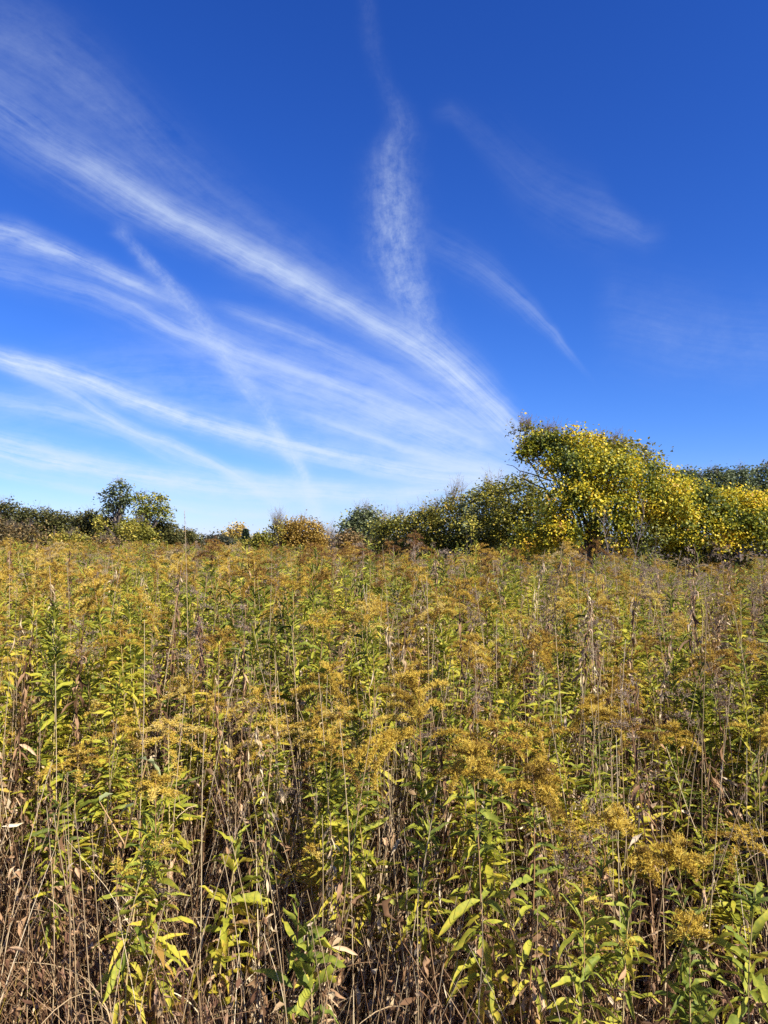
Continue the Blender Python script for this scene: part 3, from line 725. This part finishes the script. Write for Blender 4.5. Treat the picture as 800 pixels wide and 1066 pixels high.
# bare grey saplings and a paler bush standing in front of the vine, below it
for i, (px, py, y, tw) in enumerate([(655, 535, 17., 10), (640, 545, 16.6, 8)]):
    r = np.random.RandomState(720 + i); x, z = at(px, py, y); g = float(gz(x, y))
    t = thing('bare_sapling', ['leafless grey sapling in front of the vine-covered tree', 'smaller leafless sapling leaning left of the other'][i], 'sapling', None, (x, y, g))
    b = MB(); st = stem_curve(z - g, .3, i * 2., .05, r=r); tubes(b, st, np.linspace(.016, .005, 9), 5, .5); b.build('trunk', M['twig'], t)
    b = MB(); bare_twigs(b, st[3:], r, .55, 3, .006, .7); b.build('bare_twigs', M['twig'], t)
tree('young_shrub', 'low feathery yellow-green bush at the foot of the vine', 'shrub', 678, 17.2, [(678, 560, 14, 14)], 'gold', 60, 12, .07, 725, trunk=.015, spread=.12, wl=.35, nl=14)

# --- dark green shrubs left of the vine tree (depth 24 to 29 m)
sh = [(545, 24., [(540, 525, 26, 26), (560, 540, 22, 26), (530, 548, 24, 20)], 'dark', 420, 'dense dark green shrub tucked against the vine-covered tree', 5),
      (505, 26., [(505, 535, 24, 26), (515, 520, 14, 14), (500, 555, 28, 18)], 'dark', 380, 'dark green shrub with scattered yellow leaves, second from the vine', 12),
      (470, 27., [(472, 545, 26, 28), (460, 560, 24, 18)], 'olive', 380, 'olive green shrub with bare twigs sticking out of its top', 26),
      (440, 28., [(438, 556, 22, 20), (446, 545, 14, 14)], 'olive', 300, 'olive shrub with a spray of bare grey twigs', 30),
      (412, 29., [(412, 560, 24, 20), (405, 552, 12, 10)], 'dark', 300, 'low dark green shrub at the left end of the shrub row', 16)]
for i, (px, y, lp, mt, ncl, lb, tw) in enumerate(sh):
    tree('shrub', lb, 'shrub', px, y, lp, mt, ncl, 24, .08, 730 + i, trunk=.05, fork=.25, twigs=tw // 2, twiglen=.7, spread=.17, nl=36, rn=(.45, .25))
t, c, l_, r = tree('shrub', 'small bush with large pale leaves poking above the dark shrubs', 'shrub', 489, 24.5, [(489, 514, 7, 6), (493, 530, 9, 14)], 'pale', 26, 9, .17, 738, trunk=.02, spread=.10, nl=10, fork=.5)
tree('shrub', 'yellow-leaved sapling glowing in front of the dark shrubs', 'shrub', 487, 23.5, [(485, 552, 12, 12), (492, 545, 8, 8)], 'gold', 40, 12, .07, 739, trunk=.02, rn=(.8, .15), nl=10)
# --- pale tree with reddish side
tree('tree', 'pale green tree with a reddish left flank in the middle distance', 'tree', 378, 40., [(378, 546, 14, 15), (388, 556, 12, 16), (366, 558, 12, 16)], 'grey', 380, 14, .13, 740, trunk=.09, twigs=16, twiglen=.7, spread=.22, nl=30, rn=(.6, .25))
tree('shrub', 'russet shrub beside the pale green tree', 'shrub', 364, 38., [(364, 568, 12, 12)], 'brownleaf', 160, 14, .12, 741, trunk=.04, spread=.2, rn=(.7, .2), skirt=True)
tree('shrub', 'dark red-brown bush low in front of the shrub row', 'shrub', 398, 33., [(396, 572, 14, 9)], 'brownleaf', 140, 12, .09, 742, trunk=.03, rn=(.5, .2))
# --- orange round tree and companions
tree('tree', 'round orange-brown tree with a smooth domed crown', 'tree', 313, 58., [(313, 556, 22, 14), (326, 562, 13, 10), (301, 558, 12, 11)], 'orange', 520, 20, .14, 745, trunk=.14, twigs=8, twiglen=.8, spread=.28, nl=30, rn=(.55, .2), skirt=True)
tree('tree', 'thin half-bare tree at the left of the round orange one', 'tree', 289, 57., [(289, 556, 7, 14)], 'olive', 60, 12, .14, 746, trunk=.07, twigs=26, twiglen=1.3, spread=.25)
tree('tree', 'leafless grey tree at the right of the round orange one', 'tree', 342, 60., [(342, 568, 10, 8)], 'brownleaf', 60, 10, .14, 747, trunk=.07, twigs=30, twiglen=1.5, spread=.25)
tree('tree', 'tree with a peach-orange top above the conifers', 'tree', 247, 72., [(246, 556, 8, 9), (240, 564, 10, 8)], 'orange', 140, 12, .2, 748, trunk=.1, spread=.35, rn=(.85, .2))
def conifer(px, py, wpx, y, seed, lb):
    r = np.random.RandomState(seed); x, z = at(px, py, y); g = float(gz(x, y)); h = z - g; w = wpx * y / FPX
    t = thing('conifer', lb, 'conifer', None, (x, y, g))
    b = MB(); tubes(b, stem_curve(h, .1, 0, .02, r=r), np.linspace(.12, .02, 9), 6, .4); b.build('trunk', M['bark'], t)
    b = MB(); n = 2600; u = r.rand(n) ** .7 ; zz = h * (1 - u * .93); rad = w * u * np.sqrt(r.rand(n)) * (.75 + .25 * np.sin(zz * 6)); a = r.rand(n) * 6.3
    leaves(b, np.stack([np.cos(a) * rad, np.sin(a) * rad, zz], 1), a, r.normal(-.1, .4, n), .32, .12, -.3, .3, r.normal(0, .6, n), 0, r.rand(n), nseg=2)
    b.build('crown', M['pine'], t)
conifer(256, 551, 10, 68., 750, 'dark pointed conifer right of the peach-orange tree top')
conifer(268, 555, 9, 66., 751, 'smaller dark conifer next to the pointed one')
conifer(232, 560, 8, 76., 752, 'far conifer at the left of the peach-orange tree top')
for i, (px, py, w, h, mt, lb) in enumerate([(225, 568, 16, 9, 'farwood', 'low dark bush under the far conifer'), (276, 566, 12, 9, 'dark', 'dark bush left of the thin half-bare tree'), (352, 572, 12, 7, 'brownleaf', 'low brownish bush between the orange and pale trees'), (250, 570, 20, 8, 'olive', 'olive bush in front of the conifers')]):
    tree('shrub', lb, 'shrub', px, 62. + i * 2, [(px, py, w, h)], mt, 220, 12, .17, 755 + i, trunk=.05, spread=.28)

# --- left: two sparse trees above a hedge
tree('tree', 'slender sparse grey-green tree, taller of the left pair', 'tree', 124, 50., [(125, 512, 10, 9), (113, 519, 6, 8), (128, 524, 8, 8), (121, 532, 7, 8), (112, 530, 4, 6)], 'grey', 150, 13, .15, 760, trunk=.12, fork=.55, spread=.17, shell=.4, nl=40, twigs=6)
tree('tree', 'sparse gold-green tree, shorter and wider of the left pair', 'tree', 155, 50., [(146, 524, 8, 9), (163, 521, 9, 7), (170, 536, 8, 9), (150, 538, 9, 8), (160, 532, 10, 7)], 'gold', 190, 13, .15, 761, trunk=.12, fork=.45, spread=.18, shell=.4, nl=40, twigs=6)
hl = [(-40, 539, 34, 20, 56, 'brownleaf'), (5, 540, 22, 16, 56, 'hedge'), (38, 545, 24, 14, 54, 'hedge'), (66, 550, 20, 12, 54, 'hedge'), (92, 549, 16, 13, 52, 'hedge'), (116, 552, 16, 12, 51, 'hedge'), (140, 556, 18, 12, 49, 'olive'), (165, 556, 18, 11, 51, 'hedge'), (190, 563, 16, 9, 56, 'hedge'), (-100, 536, 40, 24, 54, 'olive'), (-165, 530, 40, 26, 52, 'brownleaf')]
hlab = ['brown-green tree at the far left end of the hedge line', 'dark brown-green tree with a rounded top at the left edge', 'dark olive tree sloping down next to the rounded brown one', 'dark olive shrub in the dip of the hedge line', 'dark green shrub left of the slender sparse tree', 'dark shrub at the foot of the slender sparse tree', 'olive shrub at the foot of the gold-green tree', 'dark shrub right of the gold-green tree', 'last low dark shrub before the gap in the treeline', 'olive tree beyond the left edge of the view', 'brown tree farther beyond the left edge']
for i, (px, py, w, h, y, mt) in enumerate(hl):
    tree('shrub' if i in (3, 4, 5, 6, 7, 8) else 'tree', hlab[i], 'shrub' if i in (3, 4, 5, 6, 7, 8) else 'tree', px, float(y), [(px, py, w, h), (px - w * .4, py + 8, w * .7, h * .8), (px + w * .5, py + 9, w * .7, h * .8)], mt, 460, 14, .16, 770 + i, trunk=.1, spread=.24, nl=26, twigs=6, twiglen=.7, rn=(.42, .22), skirt=True)
tree('shrub', 'bright yellow bush low in the hedge line at left', 'shrub', 135, 46., [(136, 552, 8, 6), (104, 545, 6, 6)], 'gold', 70, 12, .13, 785, trunk=.04, rn=(.85, .15))
for i, (px, py, w, h, y, mt, lb) in enumerate([(20, 560, 26, 12, 30, 'brownleaf', 'russet bush rising from the field at the left edge'), (-10, 555, 20, 14, 28, 'brownleaf', 'russet bush cut by the left edge of the view'), (70, 566, 22, 9, 32, 'olive', 'low olive bush at the back of the field, left'), (110, 570, 16, 8, 34, 'brownleaf', 'low brown bush below the slender sparse tree')]):
    tree('bush', lb, 'bush', px, float(y), [(px, py, w, h)], mt, 240, 13, .09, 790 + i, trunk=.04, spread=.17, nl=20, twigs=10, twiglen=.4, rn=(.6, .25))

for i, (px, py, y, lb) in enumerate([(12, 560, 7.5, 'rusty brown weed standing above the goldenrod at the left edge'), (44, 556, 8.4, 'tall rusty weed with a bushy top, second from the left edge'), (78, 563, 8., 'rusty weed with a narrow top below the olive bush'), (-25, 552, 7.6, 'rusty weed just outside the left edge')]):
    x, z = at(px, py, y); g = float(gz(x, y)); hh = z - g
    hero(px, py, y, withered_parts(hh, 880 + i, 190, True, .005, 1.3), hh, 'weed', lb, 'weed', 0, dict(stem='rust', withered_leaves='rust', seed_head='plume'))
# --- right, behind the vine: grey-green trees (depth 45 m)
for i, (px, py, w, h, lb) in enumerate([(715, 503, 16, 10, 'hazy grey-green tree showing just over the vine-covered shrub'), (745, 502, 15, 12, 'grey-green tree with a rounded top behind the vine'), (770, 501, 13, 12, 'narrow grey-green tree between two rounder ones behind the vine'), (797, 503, 15, 17, 'grey-green tree at the right edge behind the vine'), (835, 503, 22, 17, 'grey-green tree beyond the right edge'), (880, 500, 26, 20, 'broad grey-green tree farther beyond the right edge')]):
    tree('tree', lb, 'tree', px, 44. + i, [(px, py, w, h), (px - w * .3, py + 14, w, h), (px + w * .3, py + 22, w, h * 1.2)], 'grey', 420, 14, .14, 800 + i, trunk=.13, spread=.22, nl=30, twigs=8, twiglen=.6, rn=(.3, .2))

# --- far wood behind everything
fw = MB(); r = np.random.RandomState(900)
n = 260; lumps = []
for i in range(n):
    x = -150 + 300 * i / n + r.normal(0, 1.5); y = 130 + r.uniform(0, 14) - abs(x) * .15
    px = 400 + x / y * FPX
    topy = 562 if px < 170 else (565 if px < 350 else 560)
    if px < 60: topy = 548
    h = (568 - topy) * y / FPX + EYE + r.uniform(-.4, 1.0)
    lumps.append((x, y, h * .42, 2.6, 2.2, h * .62))
crown_leaves(fw, lumps, 13000, 9, .45, r, spread=.5, shell=.35, rn=(.5, .25))
o = fw.build('far_wood', M['farwood']); tag(o, 'far-off wood closing the horizon as one dark band', kind='stuff')

# ------------------------------------------------------------------ sun and sky
SUN_EL, SUN_AZ = 40., 128.      # azimuth clockwise from +Y (the view direction): behind, to the right
sd = bpy.data.lights.new('sun', 'SUN'); sd.energy = 5.0; sd.angle = R(.53); sd.color = (1, .925, .80)
so = bpy.data.objects.new('sun', sd); C.objects.link(so)
so.rotation_euler = (R(90 - SUN_EL), 0, R(180 - SUN_AZ)); so.location = (8, -8, 12)

W = bpy.data.worlds.new('World'); scene.world = W; W.use_nodes = True
nt = W.node_tree; nd = nt.nodes; lk = nt.links; nd.clear()
out = nd.new('ShaderNodeOutputWorld'); bg = nd.new('ShaderNodeBackground'); bg.inputs[1].default_value = .0652
sky = nd.new('ShaderNodeTexSky'); sky.sky_type = 'NISHITA'; sky.sun_disc = False
sky.sun_elevation = R(SUN_EL); sky.sun_rotation = R(SUN_AZ); sky.altitude = 200; sky.air_density = 1.0; sky.dust_density = .3; sky.ozone_density = 2.2
tc = nd.new('ShaderNodeTexCoord')
def ma(op, a, b=None, c=None, clamp=False):
    n = nd.new('ShaderNodeMath'); n.operation = op; n.use_clamp = clamp
    for i, x in enumerate((a, b, c)):
        if x is None: continue
        if isinstance(x, (int, float)): n.inputs[i].default_value = x
        else: lk.new(x, n.inputs[i])
    return n.outputs[0]
sp = nd.new('ShaderNodeSeparateXYZ'); lk.new(tc.outputs['Generated'], sp.inputs[0])
AZ0, AZR, ELR = -.62, 1.24, .80
az = ma('ARCTAN2', sp.outputs[0], sp.outputs[1]); el = ma('ARCSINE', sp.outputs[2])
u = ma('DIVIDE', ma('SUBTRACT', az, AZ0), AZR); v = ma('DIVIDE', el, ELR)
def comb(x, y, z=0.):
    n = nd.new('ShaderNodeCombineXYZ')
    for i, q in enumerate((x, y, z)):
        if isinstance(q, (int, float)): n.inputs[i].default_value = q
        else: lk.new(q, n.inputs[i])
    return n.outputs[0]
def noise(vec, scale, det=4, rough=.55):
    n = nd.new('ShaderNodeTexNoise'); n.inputs['Scale'].default_value = scale; n.inputs['Detail'].default_value = det; n.inputs['Roughness'].default_value = rough
    lk.new(vec, n.inputs['Vector']); return n.outputs['Fac']
warp = noise(comb(u, v, 3.3), 6, 3); warp2 = noise(comb(u, v, 9.3), 34, 3)
wv = ma('ADD', ma('MULTIPLY', ma('SUBTRACT', warp, .5), .02), ma('MULTIPLY', ma('SUBTRACT', warp2, .5), .008))
vw = ma('ADD', v, wv); uw = ma('ADD', u, wv)
def fcurve(x, pts):
    n = nd.new('ShaderNodeFloatCurve'); cv = n.mapping.curves[0]; n.mapping.use_clip = True; n.mapping.extend = 'HORIZONTAL'
    pts = sorted(pts)
    while len(cv.points) > 2: cv.points.remove(cv.points[-1])
    cv.points[0].location = pts[0]; cv.points[1].location = pts[-1]
    for p in pts[1:-1]: cv.points.new(*p)
    n.mapping.update(); lk.new(x, n.inputs['Value']); return n.outputs[0]
def UV(px, py):
    a, e = azel(px, py); return (a - AZ0) / AZR, e / ELR
def streak(pts, vertical=False, puff=0., fib=(9, 105), seed=0.):
    """pts: (px, py, half width px, strength) along a cirrus streak or contrail; follows sky azimuth/elevation"""
    q = [(*UV(p[0], p[1]), p[2] / FPX / ELR, p[3]) for p in pts]
    A, B = (v, uw) if vertical else (u, vw)
    ia, ib = (1, 0) if vertical else (0, 1)
    c = fcurve(A, [(p[ia], p[ib]) for p in q])
    SW, SA = 10., 1.
    kk = 1.0 if not vertical else ELR / AZR
    w = ma('DIVIDE', ma('MAXIMUM', fcurve(A, [(p[ia], min(1, p[2] * kk * SW)) for p in q]), .02), SW)
    q2 = sorted([(p[ia], p[3]) for p in q])
    lo, hi = q2[0], q2[-1]
    ends = list(q2)
    if lo[0] > .02: ends = [(max(0, lo[0] - .03), 0.)] + ends
    if hi[0] < .98: ends = ends + [(min(1, hi[0] + .03), 0.)]
    a = ma('MULTIPLY', ma('MAXIMUM', fcurve(A, ends), 0.), 1.)
    if lo[0] > .02: a = ma('MULTIPLY', a, ma('DIVIDE', ma('SUBTRACT', A, max(0, lo[0] - .03)), .03, None, True))
    if hi[0] < .98: a = ma('MULTIPLY', a, ma('DIVIDE', ma('SUBTRACT', min(1, hi[0] + .03), A), .03, None, True))
    d = ma('DIVIDE', ma('SUBTRACT', B, c), w)
    m = ma('POWER', 2.718, ma('MULTIPLY', ma('MULTIPLY', d, d), -1.))
    f = noise(comb(ma('MULTIPLY', A, fib[0]), ma('MULTIPLY', ma('SUBTRACT', B, c), fib[1]), seed), 1., 6, .62)
    iso = noise(comb(ma('MULTIPLY', u, 1.), ma('MULTIPLY', v, 1.15), seed * 1.7), 26, 6, .68)
    f = ma('MULTIPLY_ADD', ma('ADD', ma('MULTIPLY', f, .55), ma('MULTIPLY', iso, .45)), 3.6, -1.08, True)
    if puff:
        pf = noise(comb(ma('ADD', u, ma('MULTIPLY', wv, 2.)), ma('MULTIPLY', v, .6), seed), puff * .8, 7, .72)
        pf = ma('MULTIPLY_ADD', pf, 2.2, -.5, True); f = ma('MULTIPLY', ma('MULTIPLY_ADD', f, .8, .35), pf)
    return ma('MULTIPLY', ma('MULTIPLY', m, a), f)
ST = [
 streak([(40, 150, 8, .1), (110, 182, 9, .25), (200, 235, 9, .3), (300, 287, 8, .3), (380, 332, 8, .25), (450, 372, 10, .3), (500, 412, 10, .35), (538, 450, 8, .3)], seed=21.),
 streak([(60, 290, 4, .1), (130, 312, 5, .25), (185, 345, 5, .3), (260, 372, 6, .3), (340, 400, 6, .3), (430, 430, 8, .4), (500, 462, 8, .3)], seed=22.),
 streak([(230, 320, 6, .1), (300, 345, 8, .3), (380, 380, 9, .3), (440, 412, 10, .35), (500, 450, 10, .3)], seed=23.),
 streak([(-60, 480, 5, .4), (40, 500, 5, .5), (140, 520, 5, .45), (260, 535, 6, .4), (380, 540, 6, .3)], seed=24.),
 streak([(-60, 415, 8, .2), (40, 425, 9, .4), (120, 448, 9, .4), (200, 482, 8, .4), (280, 500, 8, .4), (360, 508, 8, .3)], seed=26.),
 streak([(430, 478, 9, .3), (490, 490, 10, .5), (540, 497, 10, .4), (600, 500, 10, .2)], seed=27.),
 streak([(300, 430, 7, .1), (360, 448, 8, .45), (430, 470, 8, .5), (500, 488, 7, .35)], seed=25.),
 streak([(-60, 75, 28, .16), (0, 115, 28, .2), (60, 155, 25, .26), (130, 198, 20, .4), (220, 248, 17, .46), (300, 290, 17, .54), (380, 332, 16, .46), (440, 365, 22, .55), (490, 405, 27, .66), (535, 448, 20, .62), (560, 470, 12, .2)], seed=1.),
 streak([(-60, 10, 34, .12), (60, 75, 34, .16), (200, 195, 34, .12), (330, 290, 30, .12), (420, 345, 30, .1)], seed=2., fib=(5, 30)),
 streak([(-60, 228, 9, .5), (0, 240, 10, .55), (60, 260, 9, .55), (120, 285, 8, .55), (165, 305, 8, .35), (200, 320, 9, .1)], seed=3.),
 streak([(-60, 262, 14, .24), (0, 275, 14, .22), (90, 300, 15, .24), (180, 340, 16, .28), (250, 372, 24, .34), (330, 405, 26, .32), (420, 440, 24, .42), (500, 475, 18, .4), (540, 490, 12, .1)], seed=4.),
 streak([(-60, 355, 9, .7), (0, 374, 9, .8), (80, 396, 10, .85), (170, 428, 11, .8), (260, 455, 11, .8), (350, 476, 12, .75), (440, 492, 12, .7), (520, 500, 12, .4)], seed=5.),
 streak([(20, 385, 8, .3), (80, 415, 8, .5), (130, 445, 7, .6), (190, 468, 6, .65), (240, 493, 6, .6), (280, 518, 6, .45), (310, 545, 6, .2)], seed=6.),
 streak([(-60, 450, 16, .75), (0, 466, 15, .85), (90, 486, 14, .8), (190, 502, 12, .75), (300, 512, 11, .7), (400, 515, 11, .65), (500, 510, 12, .4)], seed=7.),
 streak([(-60, 525, 22, .2), (100, 528, 22, .25), (300, 530, 24, .3), (420, 520, 26, .34), (520, 505, 24, .25), (650, 520, 30, .2), (860, 530, 30, .15)], seed=8., fib=(4, 30)),
 streak([(0, 430, 30, .12), (200, 400, 50, .2), (330, 420, 60, .26), (430, 440, 55, .3), (500, 450, 36, .26), (560, 480, 24, .1)], seed=9., fib=(5, 40)),
 streak([(378, -30, 9, .04), (384, 20, 9, .05), (397, 75, 10, .04), (418, 122, 14, .12), (410, 160, 20, .24), (408, 210, 24, .42), (411, 260, 24, .46), (426, 305, 22, .42), (443, 345, 22, .3), (462, 385, 20, .1)], vertical=True, puff=75, seed=10.),
 streak([(128, 245, 8, .3), (160, 278, 10, .36), (196, 318, 14, .42), (232, 368, 14, .4), (272, 425, 12, .45), (300, 470, 10, .65), (318, 510, 9, .7), (330, 545, 9, .3)], vertical=True, puff=60, seed=11.),
 streak([(445, 250, 14, .05), (495, 275, 17, .11), (540, 310, 13, .17), (575, 345, 8, .18), (600, 376, 5, .08), (625, 405, 4, 0.)], seed=12.),
 streak([(470, 115, 8, .05), (510, 150, 18, .04), (560, 195, 30, .055), (610, 222, 28, .07), (650, 237, 12, .12), (672, 248, 10, .08)], seed=13., fib=(9, 60)),
 streak([(640, 330, 40, .08), (720, 350, 40, .12), (800, 360, 40, .12), (860, 365, 40, .08)], seed=14., puff=9),
]
tot = ST[0]
one = lambda x: ma('SUBTRACT', 1., x)
inv = one(ST[0])
for s in ST[1:]: inv = ma('MULTIPLY', inv, one(s))
cov = one(inv)
front = ma('GREATER_THAN', sp.outputs[1], 0.); cov = ma('MULTIPLY', cov, front)
# clear deep autumn blue: deepen the saturation of the Nishita sky
gam = nd.new('ShaderNodeMix'); gam.data_type = 'RGBA'; gam.blend_type = 'MULTIPLY'; gam.inputs[0].default_value = 1
lk.new(sky.outputs[0], gam.inputs[6]); gam.inputs[7].default_value = (.60, .62, 1.02, 1)
hs = nd.new('ShaderNodeHueSaturation'); hs.inputs['Saturation'].default_value = 1.06; hs.inputs['Value'].default_value = 1.0
lk.new(gam.outputs[2], hs.inputs['Color'])
sc_ = nd.new('ShaderNodeSeparateColor'); lk.new(hs.outputs[0], sc_.inputs[0]); cc_ = nd.new('ShaderNodeCombineColor')
for i, (kk_, pp_) in enumerate(((1.25, 1.45), (1.28, 1.24), (1.18, 1.08))):
    lk.new(ma('MULTIPLY', ma('POWER', ma('MAXIMUM', ma('MULTIPLY', sc_.outputs[i], .1516), 0.), pp_), kk_ / .1516), cc_.inputs[i])
mx = nd.new('ShaderNodeMix'); mx.data_type = 'RGBA'; lk.new(cov, mx.inputs[0]); lk.new(cc_.outputs[0], mx.inputs[6]); mx.inputs[7].default_value = (4.9, 5.7, 6.9, 1)
lk.new(mx.outputs[2], bg.inputs[0]); lk.new(bg.outputs[0], out.inputs[0])
W.cycles.sampling_method = 'MANUAL'; W.cycles.sample_map_resolution = 512

# ------------------------------------------------------------------ render settings
scene.view_settings.view_transform = 'Standard'; scene.view_settings.look = 'None'
scene.view_settings.gamma = 1; scene.view_settings.exposure = 1.22; scene.view_settings.use_curve_mapping = False
cy = scene.cycles
cy.max_bounces = 6; cy.diffuse_bounces = 3; cy.transmission_bounces = 3; cy.glossy_bounces = 2; cy.transparent_max_bounces = 4
cy.use_denoising = False
